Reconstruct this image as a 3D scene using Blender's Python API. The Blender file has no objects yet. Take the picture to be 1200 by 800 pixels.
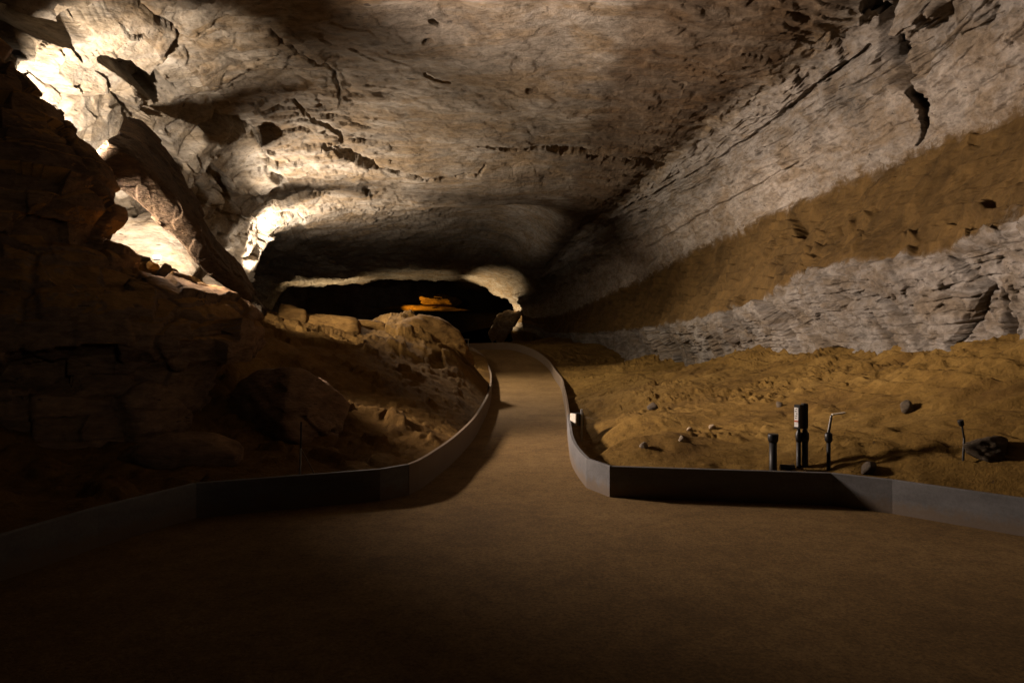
import bpy, math, random
import numpy as np
from mathutils import Vector, Matrix, Euler

random.seed(4)
S = bpy.context.scene
COL = S.collection
F = 867.0          # focal length in photo pixels (photo is 1200 x 800)
HZ = 385.0         # horizon row
EYE = 1.6

# ------------------------------------------------------------------ camera
cam_d = bpy.data.cameras.new("camera")
cam = bpy.data.objects.new("camera", cam_d)
COL.objects.link(cam)
cam.location = (0, 0, EYE)
cam.rotation_euler = (math.radians(90), 0, 0)
cam_d.sensor_width = 36.0
cam_d.lens = 36.0 * F / 1200.0
cam_d.shift_y = -(400.0 - HZ) / 1200.0
cam_d.clip_start = 0.05
cam_d.clip_end = 400
S.camera = cam

# ------------------------------------------------------------------ world: a closed cave, no daylight
w = bpy.data.worlds.new("World")
S.world = w
w.use_nodes = True
w.node_tree.nodes["Background"].inputs[0].default_value = (0.0, 0.0, 0.0, 1)
w.node_tree.nodes["Background"].inputs[1].default_value = 0.0
S.view_settings.view_transform = 'Standard'
S.view_settings.look = 'None'
S.view_settings.exposure = 0.0
S.view_settings.gamma = 1.0
S.cycles.use_denoising = True
S.cycles.max_bounces = 6
S.cycles.diffuse_bounces = 4
S.cycles.glossy_bounces = 2
S.cycles.sample_clamp_indirect = 4.0


def P(px, py, Y):
    """the point of the cave that stands at depth Y on the line of sight of a photo pixel"""
    return np.array([(px - 600.0) / F * Y, Y, EYE - (py - HZ) / F * Y])


# ------------------------------------------------------------------ lamps and added fill lights
def spot(name, loc, target, power, col, size_deg, blend, radius=0.08):
    d = bpy.data.lights.new(name, 'SPOT')
    d.energy = power
    d.color = col
    d.spot_size = math.radians(size_deg)
    d.spot_blend = blend
    d.shadow_soft_size = radius
    o = bpy.data.objects.new(name, d)
    COL.objects.link(o)
    o.location = Vector(loc)
    v = Vector(target) - Vector(loc)
    o.rotation_euler = v.to_track_quat('-Z', 'Y').to_euler()
    return o


WARM = (1.0, 0.83, 0.66)
PINK = (1.0, 0.80, 0.66)
FL = P(184, 301, 11.8)          # the floodlight that shows in the recess
LAMPS = [
    # name, location, target, power, colour, cone, blend, radius
    ("lamp_upper_wall", P(90, 178, 10.0), P(102, 100, 12.3), 2600, WARM, 105, 0.8, 0.04),
    ("lamp_recess", FL + np.array([.10, -.14, .14]), P(165, 300, 13.3), 1100, WARM, 104, 0.5, 0.04),
    ("lamp_across", P(120, 230, 10.1), (5.2, 11.6, 5.5), 7700, PINK, 86, 0.75, 0.3),
    ("lamp_pool", P(122, 232, 10.15), (1.2, 8.0, 0.3), 4800, PINK, 66, 0.9, 0.5),
    ("lamp_bank", P(118, 232, 10.2), (-2.6, 16.3, 2.0), 4800, WARM, 34, 0.8, 0.5),
    ("lamp_corner", P(296, 342, 24.5), (-7.3, 26.4, 5.8), 4600, WARM, 98, 0.6, 0.06),
    ("lamp_corner_wall", (-8.0, 22.6, 2.6), (-9.6, 24.6, 4.0), 380, WARM, 100, 0.6, 0.06),
    ("lamp_ceiling", P(288, 330, 21.0), (-2.0, 20.0, 7.5), 5200, WARM, 100, 0.8, 0.08),
    ("path_fill", (-4.6, 20.0, 5.75), (.2, 18.5, 0.0), 3700, WARM, 92, 0.8, 0.3),  # added unseen light for the path; no lamp hangs from the ceiling there
    ("lamp_arch", (-2.6, 48.0, 1.1), (-.2, 48.0, 4.3), 1700, (1.0, 0.75, 0.44), 98, 0.5, 0.1),
    ("lamp_arch", (-6.8, 47.6, 1.2), (-6.8, 47.6, 5.0), 350, (1.0, 0.76, 0.45), 96, 0.5, 0.1),
    ("lamp_arch", (-11.5, 47.6, 1.3), (-11.8, 47.6, 5.0), 1000, (1.0, 0.74, 0.42), 92, 0.4, 0.1),
    ("lamp_far", P(456, 363, 68.8), P(516, 357, 72), 900, (1.0, 0.50, 0.07), 80, 0.8, 0.1),
    ("lamp_mound", P(391, 371, 15.9), P(406, 380, 15.9), 150, WARM, 90, 0.6, 0.03),
    ("outcrop_fill", (4.0, -3.5, 3.2), (-4.9, 8.0, 2.5), 300, WARM, 27, 0.9, 0.5),  # added dim fill behind the camera, lifts the dark left outcrop
]
for L in LAMPS:
    spot(*L)

# ------------------------------------------------------------------ noise (numpy)
_rng = np.random.RandomState(11)
_perm = _rng.permutation(256).astype(np.int32)
_perm = np.concatenate([_perm, _perm])
_g = _rng.normal(size=(256, 3)); _g /= np.linalg.norm(_g, axis=1)[:, None]
_g = _g.astype(np.float32)
_r1 = _rng.rand(256).astype(np.float32)


def _h(i, j, k):
    return _perm[_perm[_perm[i & 255] + (j & 255)] + (k & 255)]


def perlin(x, y, z):
    x = np.asarray(x, np.float32); y = np.asarray(y, np.float32); z = np.asarray(z, np.float32)
    i = np.floor(x).astype(np.int32); j = np.floor(y).astype(np.int32); k = np.floor(z).astype(np.int32)
    fx = x - i; fy = y - j; fz = z - k
    u = fx * fx * fx * (fx * (fx * 6 - 15) + 10)
    v = fy * fy * fy * (fy * (fy * 6 - 15) + 10)
    q = fz * fz * fz * (fz * (fz * 6 - 15) + 10)

    def c(a, b, d):
        g = _g[_h(i + a, j + b, k + d)]
        return g[..., 0] * (fx - a) + g[..., 1] * (fy - b) + g[..., 2] * (fz - d)
    x00 = c(0, 0, 0); x00 = x00 + u * (c(1, 0, 0) - x00)
    x10 = c(0, 1, 0); x10 = x10 + u * (c(1, 1, 0) - x10)
    x01 = c(0, 0, 1); x01 = x01 + u * (c(1, 0, 1) - x01)
    x11 = c(0, 1, 1); x11 = x11 + u * (c(1, 1, 1) - x11)
    y0 = x00 + v * (x10 - x00); y1 = x01 + v * (x11 - x01)
    return (y0 + q * (y1 - y0)) * 1.6


def fbm(p, f, oct=4, gain=0.5, lac=2.03, sc=(1, 1, 1), off=0.0):
    x, y, z = p[..., 0] * sc[0] * f + off, p[..., 1] * sc[1] * f + off * 1.7, p[..., 2] * sc[2] * f - off
    a, s, t = 1.0, 0.0, 0.0
    for _ in range(oct):
        s = s + a * perlin(x, y, z); t += a
        x, y, z, a = x * lac + 3.1, y * lac + 7.7, z * lac + 1.3, a * gain
    return s / t


def ridged(p, f, oct=3, sc=(1, 1, 1), off=0.0):
    x, y, z = p[..., 0] * sc[0] * f + off, p[..., 1] * sc[1] * f, p[..., 2] * sc[2] * f - off
    a, s, t = 1.0, 0.0, 0.0
    for _ in range(oct):
        s = s + a * (1 - 2 * np.abs(perlin(x, y, z))); t += a
        x, y, z, a = x * 2.1, y * 2.1, z * 2.1, a * 0.5
    return s / t


def cells(p, f, sc=(1, 1, 1), off=0.0, tilt=0.0):
    """cellular facets: returns (random value of the nearest cell [+ a random tilt across it], distance to the cell's edge)"""
    x, y, z = p[..., 0] * sc[0] * f + off, p[..., 1] * sc[1] * f, p[..., 2] * sc[2] * f
    i = np.floor(x).astype(np.int32); j = np.floor(y).astype(np.int32); k = np.floor(z).astype(np.int32)
    d1 = np.full(x.shape, 9.0, np.float32); d2 = d1.copy(); val = np.zeros(x.shape, np.float32)
    for a in (-1, 0, 1):
        for b in (-1, 0, 1):
            for c in (-1, 0, 1):
                h = _h(i + a, j + b, k + c)
                dx = i + a + 0.15 + 0.7 * _r1[h] - x
                dy = j + b + 0.15 + 0.7 * _r1[(h + 57) & 255] - y
                dz = k + c + 0.15 + 0.7 * _r1[(h + 131) & 255] - z
                d = dx * dx + dy * dy + dz * dz
                v = _r1[(h + 201) & 255]
                if tilt:
                    g = _g[h]
                    v = v + tilt * (g[..., 0] * dx + g[..., 1] * dy + g[..., 2] * dz)
                m = d < d1
                d2 = np.where(m, d1, np.minimum(d2, d)); val = np.where(m, v, val); d1 = np.where(m, d, d1)
    return val, np.sqrt(d2) - np.sqrt(d1)


def smooth(a, b, x):
    t = np.clip((x - a) / (b - a), 0, 1)
    return t * t * (3 - 2 * t)


def terrace(f, step, sharp=0.12):
    q = f / step
    n = np.floor(q); r = q - n
    return step * (n + smooth(0.5 - sharp, 0.5 + sharp, r))


def band(px, py, pts, widths):
    """0..1 mask of a fissure that runs along a polyline (coordinates of the undisplaced wall)"""
    out = np.zeros(px.shape, np.float32)
    for (a, b, wa, wb) in zip(pts[:-1], pts[1:], widths[:-1], widths[1:]):
        ax, ay = a; bx, by = b
        dx, dy = bx - ax, by - ay
        t = np.clip(((px - ax) * dx + (py - ay) * dy) / (dx * dx + dy * dy), 0, 1)
        d = np.hypot(px - ax - t * dx, py - ay - t * dy)
        wd = wa + (wb - wa) * t
        out = np.maximum(out, 1 - smooth(wd * 0.6, wd * 1.15, d))
    return out


def pchip(x, y, xi):
    x = np.asarray(x, float); y = np.asarray(y, float)
    h = np.diff(x); d = np.diff(y) / h
    m = np.zeros_like(y)
    for i in range(1, len(x) - 1):
        if d[i - 1] * d[i] > 0:
            w1, w2 = 2 * h[i] + h[i - 1], h[i] + 2 * h[i - 1]
            m[i] = (w1 + w2) / (w1 / d[i - 1] + w2 / d[i])
    m[0], m[-1] = d[0], d[-1]
    xi = np.clip(xi, x[0], x[-1])
    k = np.clip(np.searchsorted(x, xi) - 1, 0, len(h) - 1)
    t = (xi - x[k]) / h[k]
    return ((1 + 2 * t) * (1 - t) ** 2 * y[k] + t * (1 - t) ** 2 * h[k] * m[k]
            + t * t * (3 - 2 * t) * y[k + 1] + t * t * (t - 1) * h[k] * m[k + 1])


def catmull(C, u):
    """C: (K, ...) control rows, u: parameters in 0..K-1"""
    K = C.shape[0]
    k = np.clip(np.floor(u).astype(int), 0, K - 2)
    t = (u - k).reshape((-1,) + (1,) * (C.ndim - 1))
    p0, p1, p2, p3 = C[np.maximum(k - 1, 0)], C[k], C[k + 1], C[np.minimum(k + 2, K - 1)]
    return 0.5 * (2 * p1 + (p2 - p0) * t + (2 * p0 - 5 * p1 + 4 * p2 - p3) * t * t + (3 * p1 - p0 - 3 * p2 + p3) * t ** 3)


def grid_normals(V, toward=None):
    du = np.gradient(V, axis=0); dv = np.gradient(V, axis=1)
    n = np.cross(du, dv)
    n /= np.linalg.norm(n, axis=2)[..., None] + 1e-9
    if toward is not None:
        s = np.sign(np.sum(n * (toward - V), axis=2))
        n *= np.where(s == 0, 1, s)[..., None]
    return n


def link(name, me, mat=None, parent=None):
    o = bpy.data.objects.new(name, me)
    COL.objects.link(o)
    if mat is not None:
        me.materials.append(mat)
    if parent is not None:
        o.parent = parent
    return o


def grid_mesh(name, V, mat, attrs=None, wrap=False, flip=False, parent=None):
    a, b = V.shape[:2]
    me = bpy.data.meshes.new(name)
    idx = np.arange(a * b, dtype=np.int32).reshape(a, b)
    if wrap:
        nx = np.roll(idx, -1, axis=1)
        q = np.stack([idx[:-1], nx[:-1], nx[1:], idx[1:]], -1).reshape(-1, 4)
    else:
        q = np.stack([idx[:-1, :-1], idx[:-1, 1:], idx[1:, 1:], idx[1:, :-1]], -1).reshape(-1, 4)
    if flip:
        q = q[:, ::-1]
    me.vertices.add(a * b)
    me.vertices.foreach_set("co", V.reshape(-1).astype(np.float32))
    me.loops.add(q.size)
    me.loops.foreach_set("vertex_index", np.ascontiguousarray(q).reshape(-1))
    me.polygons.add(len(q))
    me.polygons.foreach_set("loop_start", np.arange(0, q.size, 4, dtype=np.int32))
    me.polygons.foreach_set("use_smooth", np.ones(len(q), bool))
    me.update(calc_edges=True)
    for k, v in (attrs or {}).items():
        at = me.attributes.new(k, 'FLOAT', 'POINT')
        at.data.foreach_set("value", v.reshape(-1).astype(np.float32))
    return link(name, me, mat, parent)


def tag(o, label, cat, group=None):
    o["label"] = label
    o["category"] = cat
    if group:
        o["group"] = group
    return o


def struct(o, kind="structure"):
    o["kind"] = kind
    return o


def empty(name, loc):
    o = bpy.data.objects.new(name, None)
    COL.objects.link(o)
    o.location = Vector(loc)
    return o


# ------------------------------------------------------------------ materials
class NT:
    def __init__(self, name):
        self.m = bpy.data.materials.new(name)
        self.m.use_nodes = True
        self.t = self.m.node_tree
        self.b = self.t.nodes["Principled BSDF"]
        self.co = self.n('ShaderNodeNewGeometry').outputs['Position']

    def n(self, typ, **kw):
        x = self.t.nodes.new(typ)
        for k, v in kw.items():
            setattr(x, k, v)
        return x

    def put(self, node, sock, v):
        if hasattr(v, 'links') or isinstance(v, bpy.types.NodeSocket):
            self.t.links.new(v, node.inputs[sock])
        else:
            node.inputs[sock].default_value = v

    def noise(self, scale, detail=6, rough=0.6, sc=None, dist=0.0):
        co = self.co
        if sc:
            mp = self.n('ShaderNodeMapping'); self.put(mp, 'Vector', co)
            mp.inputs['Scale'].default_value = sc
            co = mp.outputs[0]
        x = self.n('ShaderNodeTexNoise')
        self.put(x, 'Vector', co)
        x.inputs['Scale'].default_value = scale
        x.inputs['Detail'].default_value = detail
        x.inputs['Roughness'].default_value = rough
        x.inputs['Distortion'].default_value = dist
        return x.outputs['Fac']

    def ramp(self, fac, stops):
        r = self.n('ShaderNodeValToRGB')
        self.put(r, 'Fac', fac)
        e = r.color_ramp.elements
        while len(e) < len(stops):
            e.new(0.5)
        for el, (p, c) in zip(e, stops):
            el.position = p
            el.color = (*c, 1) if len(c) == 3 else (c[0],) * 3 + (1,)
        return r.outputs['Color']

    def mix(self, fac, a, b, mode='MIX'):
        x = self.n('ShaderNodeMix', data_type='RGBA', blend_type=mode)
        self.put(x, 0, fac)
        for s, v in ((6, a), (7, b)):
            if isinstance(v, tuple):
                v = (*v, 1)
            self.put(x, s, v)
        return x.outputs[2]

    def math(self, op, a, b=0.0):
        x = self.n('ShaderNodeMath', operation=op)
        self.put(x, 0, a); self.put(x, 1, b)
        return x.outputs[0]

    def attr(self, name):
        x = self.n('ShaderNodeAttribute'); x.attribute_name = name
        return x.outputs['Fac']

    def bump(self, height, strength=0.5, dist=0.02, prev=None):
        x = self.n('ShaderNodeBump')
        self.put(x, 'Height', height)
        x.inputs['Strength'].default_value = strength
        x.inputs['Distance'].default_value = dist
        if prev is not None:
            self.put(x, 'Normal', prev)
        return x.outputs[0]

    def done(self, col, rough=0.9, normal=None, spec=0.2):
        self.put(self.b, 'Base Color', col if not isinstance(col, tuple) else (*col, 1))
        self.put(self.b, 'Roughness', rough)
        self.b.inputs['Specular IOR Level'].default_value = spec
        if normal is not None:
            self.put(self.b, 'Normal', normal)
        return self.m


def rock_mat(name, light, mid, dark, ochre, clay=(0.30, 0.165, 0.055), flat=1.0, use_clay=True, bed=False, brown_shade=False):
    k = NT(name)
    big = k.noise(0.35, 5, 0.6, dist=0.6)
    c = k.ramp(big, [(0.30, dark), (0.47, mid), (0.68, light)])
    st = k.noise(1.1, 8, 0.68, sc=(0.55, 1.0, 2.2), dist=0.8)
    c = k.mix(k.ramp(st, [(0.42, (0,)), (0.60, (0.85,))]), c, ochre)
    fine = k.noise(6.0, 8, 0.72, sc=(0.6, 0.9, 2.0), dist=0.5)
    c = k.mix(0.9, c, k.ramp(fine, [(0.30, (0.36, 0.33, 0.30)), (0.5, (0.92, 0.92, 0.92)), (0.72, (1.4, 1.38, 1.35))]), 'MULTIPLY')
    if brown_shade:  # browner rock, and the dimness of grazing light painted into the colour
        ps = k.math('ADD', k.attr("brown_shade"), k.math('MULTIPLY', k.math('SUBTRACT', k.noise(1.0, 9, 0.72, dist=0.6), 0.5), 1.6))
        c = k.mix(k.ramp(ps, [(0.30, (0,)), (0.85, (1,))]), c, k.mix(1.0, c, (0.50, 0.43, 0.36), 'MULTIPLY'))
    if bed:
        pb = k.math('ADD', k.attr("pale"), k.math('MULTIPLY', k.math('SUBTRACT', k.noise(1.6, 8, 0.7), 0.5), 1.2))
        c = k.mix(k.ramp(pb, [(0.25, (0,)), (0.8, (1,))]), c, k.mix(1.0, c, (1.5, 1.47, 1.43), 'MULTIPLY'))
    # scattered dark mineral flecks
    fl = k.noise(9.0, 4, 0.6, sc=(0.35, 0.6, 1.3))
    c = k.mix(k.ramp(fl, [(0.665, (0,)), (0.70, (0.75,))]), c, (0.035, 0.027, 0.022))
    if use_clay:
        cl = k.attr("clay")
        cn = k.noise(1.5, 10, 0.74, dist=0.5)
        cc = k.ramp(cn, [(0.30, tuple(x * 0.40 for x in clay)), (0.46, tuple(x * 0.85 for x in clay)), (0.56, tuple(x * 1.1 for x in clay)), (0.74, tuple(min(1, x * 1.55) for x in clay))])
        cc = k.mix(k.ramp(k.noise(0.8, 6, 0.7, dist=1.0), [(0.52, (0,)), (0.66, (0.6,))]), cc, tuple(x * 0.45 for x in clay))
        edge = k.math('ADD', cl, k.math('MULTIPLY', k.math('SUBTRACT', k.noise(2.6, 9, 0.72), 0.5), 1.5))
        c = k.mix(k.ramp(edge, [(0.36, (0,)), (0.50, (0.75,)), (0.66, (1,))]), c, cc)
    n = k.bump(k.noise(3.5, 10, 0.68, sc=(0.7, 0.8, 2.4)), 0.75 * flat, 0.10)
    n = k.bump(k.noise(14.0, 8, 0.75, sc=(0.7, 1.0, 1.8)), 0.9 * flat, 0.035, n)
    return k.done(c, 0.92, n, 0.15)


M_CEIL = rock_mat("limestone_ceiling", (0.275, 0.243, 0.202), (0.188, 0.161, 0.128), (0.085, 0.069, 0.054), (0.155, 0.108, 0.06), use_clay=False, brown_shade=True)
M_WALL = rock_mat("limestone_wall", (0.29, 0.262, 0.232), (0.215, 0.193, 0.168), (0.095, 0.083, 0.07), (0.15, 0.115, 0.078), clay=(0.115, 0.068, 0.022), bed=True)
M_LEFT = rock_mat("limestone_pale_wall", (0.36, 0.33, 0.285), (0.27, 0.24, 0.20), (0.14, 0.122, 0.10), (0.22, 0.175, 0.12))
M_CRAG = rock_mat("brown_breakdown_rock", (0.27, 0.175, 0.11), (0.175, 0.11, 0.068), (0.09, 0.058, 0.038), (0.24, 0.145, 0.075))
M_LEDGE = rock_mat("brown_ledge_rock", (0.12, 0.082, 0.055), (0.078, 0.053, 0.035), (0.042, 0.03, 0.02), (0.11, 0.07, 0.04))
M_DARK = rock_mat("dark_cave_rock", (0.13, 0.11, 0.085), (0.09, 0.072, 0.055), (0.05, 0.04, 0.03), (0.10, 0.07, 0.04), use_clay=False)
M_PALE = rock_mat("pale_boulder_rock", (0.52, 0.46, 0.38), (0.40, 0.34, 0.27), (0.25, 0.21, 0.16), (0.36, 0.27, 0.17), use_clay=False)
M_OCHRE = rock_mat("ochre_boulder_rock", (0.42, 0.25, 0.06), (0.34, 0.195, 0.045), (0.20, 0.115, 0.03), (0.36, 0.21, 0.06), use_clay=False)
M_CLAYROCK = rock_mat("clay_coated_rock", (0.20, 0.112, 0.030), (0.15, 0.082, 0.021), (0.09, 0.048, 0.014), (0.18, 0.10, 0.028), use_clay=False)


def clay_mat(name, a, b, c_):
    k = NT(name)
    c = k.ramp(k.noise(0.9, 8, 0.65, dist=0.4), [(0.3, a), (0.5, b), (0.72, c_)])
    c = k.mix(0.7, c, k.ramp(k.noise(11, 8, 0.75), [(0.3, (0.55, 0.52, 0.5)), (0.52, (1, 1, 1)), (0.75, (1.3, 1.28, 1.22))]), 'MULTIPLY')
    fl = k.noise(14.0, 3, 0.5)
    c = k.mix(k.ramp(fl, [(0.70, (0,)), (0.73, (0.7,))]), c, (0.05, 0.03, 0.015))
    n = k.bump(k.noise(5, 9, 0.7), 0.7, 0.06)
    n = k.bump(k.noise(40, 5, 0.7), 0.5, 0.012, n)
    return k.done(c, 0.95, n, 0.1)


M_CLAY = clay_mat("ochre_clay", (0.09, 0.050, 0.013), (0.145, 0.085, 0.021), (0.20, 0.124, 0.036))
M_RUBBLE = clay_mat("brown_rubble_clay", (0.065, 0.035, 0.010), (0.118, 0.065, 0.017), (0.17, 0.098, 0.028))

k = NT("packed_path")
c = k.ramp(k.noise(0.9, 9, 0.68, dist=0.3), [(0.3, (0.118, 0.071, 0.026)), (0.5, (0.165, 0.101, 0.037)), (0.72, (0.208, 0.132, 0.053))])
c = k.mix(0.8, c, k.ramp(k.noise(42, 6, 0.85), [(0.33, (0.40, 0.38, 0.36)), (0.5, (1, 1, 1)), (0.67, (1.6, 1.6, 1.6))]), 'MULTIPLY')
c = k.mix(0.6, c, k.ramp(k.noise(7, 8, 0.75), [(0.35, (0.62, 0.6, 0.58)), (0.5, (1, 1, 1)), (0.66, (1.3, 1.3, 1.3))]), 'MULTIPLY')
n = k.bump(k.noise(48, 6, 0.85), 0.8, 0.014)
n = k.bump(k.noise(4, 6, 0.6), 0.3, 0.02, n)
M_PATH = k.done(c, 0.9, n, 0.2)

def panel_mat(name, reach, amount):
    k = NT(name)
    c = k.ramp(k.noise(2.0, 8, 0.65, sc=(1, 1, 3)), [(0.3, (0.10, 0.097, 0.096)), (0.55, (0.14, 0.136, 0.137)), (0.75, (0.175, 0.17, 0.17))])
    c = k.mix(0.5, c, k.ramp(k.noise(45, 4, 0.7), [(0.3, (0.7, 0.7, 0.7)), (0.55, (1.05, 1.05, 1.05)), (0.75, (1.2, 1.2, 1.2))]), 'MULTIPLY')
    # mud splashes along the foot
    sep = k.n('ShaderNodeSeparateXYZ'); k.put(sep, 0, k.co)
    foot = k.math('SUBTRACT', reach, k.math('ADD', sep.outputs[2], k.math('MULTIPLY', k.math('SUBTRACT', k.noise(9, 6, 0.7), 0.5), 0.25)))
    c = k.mix(k.ramp(foot, [(0.02, (0,)), (0.10, (amount,))]), c, (0.16, 0.11, 0.065))
    return k.done(c, 0.75, k.bump(k.noise(30, 6, 0.7), 0.3, 0.006), 0.3)


M_PANEL = panel_mat("grey_wall_panel", 0.16, 0.65)
M_PANEL_DUST = panel_mat("dusty_wall_panel", 1.6, 0.8)


def plain(name, col, rough=0.5, metal=0.0, nscale=25.0):
    k = NT(name)
    c = k.mix(0.6, col, k.ramp(k.noise(nscale, 5, 0.65), [(0.3, (0.65, 0.65, 0.65)), (0.55, (1, 1, 1)), (0.75, (1.25, 1.25, 1.25))]), 'MULTIPLY')
    m = k.done(c, rough, k.bump(k.noise(nscale * 2, 4, 0.6), 0.15, 0.003), 0.4)
    k.b.inputs['Metallic'].default_value = metal
    return m


M_BLACK = plain("black_pipe", (0.016, 0.015, 0.015), 0.5)
M_BLACK2 = plain("black_housing", (0.012, 0.012, 0.013), 0.4)
M_WHITE = plain("white_label", (0.72, 0.70, 0.68), 0.6)
M_RED = plain("red_band", (0.45, 0.10, 0.04), 0.6)
M_INK = plain("label_ink", (0.12, 0.11, 0.11), 0.6)
M_GREYMETAL = plain("grey_galvanised", (0.38, 0.37, 0.36), 0.5, 0.3)
M_PALEBOX = plain("pale_box_face", (0.55, 0.50, 0.42), 0.6)
M_WOOD = plain("weathered_stake", (0.25, 0.20, 0.14), 0.8)


def emit(name, col, strength):
    m = bpy.data.materials.new(name); m.use_nodes = True
    b = m.node_tree.nodes["Principled BSDF"]
    b.inputs['Base Color'].default_value = (*col, 1)
    b.inputs['Emission Color'].default_value = (*col, 1)
    b.inputs['Emission Strength'].default_value = strength
    return m


M_LENS = emit("lit_lens", (1.0, 0.93, 0.92), 12.0)
M_LENS_AMBER = emit("lit_amber_lens", (1.0, 0.6, 0.2), 5.0)

# ------------------------------------------------------------------ the cave passage: ceiling, left wall, right wall and its clay bench
# each line runs along the passage: knots (Y, X, Z)
def kn(*a):
    return [(y, x, z) for (y, x, z) in a]


LINES = [
    kn((-6, -7.5, .3), (5, -7.6, .3), (10, -8.2, .5), (17, -9.6, .5), (27, -10.4, .5), (28.8, -14.5, .5), (40, -16, .5), (44, -16, .5), (50, -17.2, .5), (53, -18, .3), (64, -18, .3), (85, -10, .3)),
    kn((-6, -7.4, 3), (5, -7.3, 3), (10, -7.7, 3), (14, -8.2, 3), (20, -9.0, 3), (26.5, -9.6, 3), (27.6, -9.9, 3), (29, -13.5, 3), (40, -15, 2.6), (44, -15.2, 2.4), (50, -16.4, 2.2), (53, -17.5, 2.6), (64, -17.5, 2.6), (85, -9.5, 2)),
    kn((-6, -7.0, 4.7), (5, -7.0, 4.7), (10, -7.0, 4.75), (12, -7.1, 4.75), (16, -7.6, 4.7), (20, -8.4, 4.7), (26.5, -9.05, 4.6), (27.6, -9.3, 4.6), (29, -12.2, 4.6), (40, -14.5, 4.8), (44, -13.8, 4.45), (50, -15.5, 4.35), (53, -17, 5.2), (64, -17, 4.6), (85, -9, 3.5)),
    kn((-6, -6.6, 5.9), (5, -6.6, 5.9), (10, -6.6, 5.95), (12, -6.5, 5.95), (16, -6.8, 5.9), (20, -7.4, 5.8), (26.5, -8.35, 5.45), (27.8, -8.7, 5.5), (29.2, -10.0, 5.5), (36, -11.6, 5.45), (40, -12, 5.2), (44, -11, 4.75), (50, -12.4, 4.6), (53, -14, 6.0), (64, -14, 5.6), (85, -7.5, 4.2)),
    kn((-6, -5.0, 6.6), (5, -5.0, 6.6), (10, -5.0, 6.65), (16, -5.0, 6.55), (20, -5.3, 6.4), (27, -6.0, 5.98), (28, -6.4, 5.98), (29.4, -7.2, 6.02), (34, -8.2, 5.95), (40, -8.3, 5.6), (44, -7.5, 5.15), (50, -8.7, 4.88), (53, -9, 6.3), (64, -9, 6.2), (85, -5, 4.6)),
    kn((-6, -2.5, 6.95), (5, -2.5, 6.95), (10, -2.5, 6.95), (16, -2.6, 6.75), (20, -2.7, 6.5), (27, -3.0, 6.05), (27.8, -3.2, 6.12), (29, -3.5, 6.45), (34, -4.5, 6.5), (40, -4.5, 6.1), (44, -4.5, 5.35), (50, -4.9, 4.94), (53, -4.8, 6.5), (64, -5, 6.4), (85, -3, 4.8)),
    kn((-6, 0, 7.05), (5, 0, 7.05), (10, 0, 7.05), (16, 0, 6.85), (20, 0, 6.58), (27, -.5, 6.1), (27.8, -.6, 6.2), (29, -.7, 6.8), (34, -1.2, 6.85), (40, -2, 6.4), (44, -2.9, 5.4), (50, -3.0, 4.77), (53, -2.4, 6.4), (64, -1.5, 6.4), (85, -1, 4.8)),
    kn((-6, 2.5, 6.95), (5, 2.5, 6.95), (10, 2.5, 6.95), (16, 2.3, 6.85), (20, 2.1, 6.6), (27, 1.6, 6.1), (28.2, 1.4, 6.2), (30, 1.1, 6.5), (34, .8, 6.45), (40, -.3, 6.0), (44, -1.3, 5.35), (50, -1.75, 4.42), (53, 0, 6), (64, 2, 6.2), (85, 1, 4.6)),
    kn((-6, 4.5, 6.8), (5, 4.5, 6.8), (10, 4.5, 6.75), (16, 4.1, 6.62), (20, 3.7, 6.4), (27, 2.9, 5.95), (34, 1.9, 5.6), (40, .8, 5.0), (44, .2, 4.85), (50, -1.27, 3.9), (53, 1.5, 5.3), (64, 4, 5.6), (85, 2.5, 4)),
]
IMG = {
    'A': [(624, 345), (650, 310), (690, 275), (735, 238), (800, 187), (900, 117), (1040, 12), (1200, -110)],
    'B': [(624, 372), (630, 375), (660, 368), (720, 342), (800, 300), (900, 252), (1000, 208), (1080, 175), (1200, 130)],
    'C': [(624, 380), (640, 390), (670, 392), (740, 388), (800, 380), (860, 367), (950, 325), (1000, 312), (1100, 298), (1200, 268)],
    'D': [(624, 390), (640, 403), (700, 424), (760, 434), (860, 437), (900, 432), (1000, 422), (1100, 418), (1200, 412)],
}
XS = {
    'A': [(-6, 5.6), (5, 5.7), (12, 5.8), (20, 4.9), (30, 3.6), (40, 2.0), (44, 1.0)],
    'B': [(-6, 7.0), (5, 7.0), (12, 7.0), (20, 6.0), (30, 4.4), (40, 2.4), (44, 1.25)],
    'C': [(-6, 5.6), (5, 5.6), (12, 5.5), (20, 4.75), (30, 3.8), (40, 2.2), (44, 1.25)],
    'D': [(-6, 6.0), (5, 6.0), (12, 5.9), (20, 5.15), (30, 3.75), (40, 2.15), (44, 1.25)],
}
RIM = {'A': (-.46, 3.6), 'B': (.17, 2.9), 'C': (.23, 2.0), 'D': (0.0, 1.43)}
INN = {'A': (2.6, 3.8), 'B': (3.4, 2.6), 'C': (3.6, 1.6), 'D': (3.6, .8)}


def right_line(key):
    xs = XS[key]
    ys = [-6, 0, 4, 6, 8, 10, 12, 14, 17, 20, 25, 30, 35, 40, 44]
    out = []
    im = np.array(IMG[key], float)
    x_of = lambda y: float(pchip([a for a, _ in xs], [b for _, b in xs], np.array([y]))[0])
    for y in ys:
        yy = max(y, 8.0)
        X = x_of(yy); px = 600 + F * X / yy
        while px > 1200 and yy < 14:
            yy += 0.05; X = x_of(yy); px = 600 + F * X / yy
        py = np.interp(px, im[:, 0], im[:, 1])
        z = EYE + (HZ - py) / F * yy
        out.append((y, x_of(y), z))
    x, z = RIM[key]; out.append((50, x, z))
    x, z = INN[key]; out.append((53, x, z)); out.append((64, x + 2.5, z)); out.append((85, x, z * 0.8))
    return out


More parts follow.
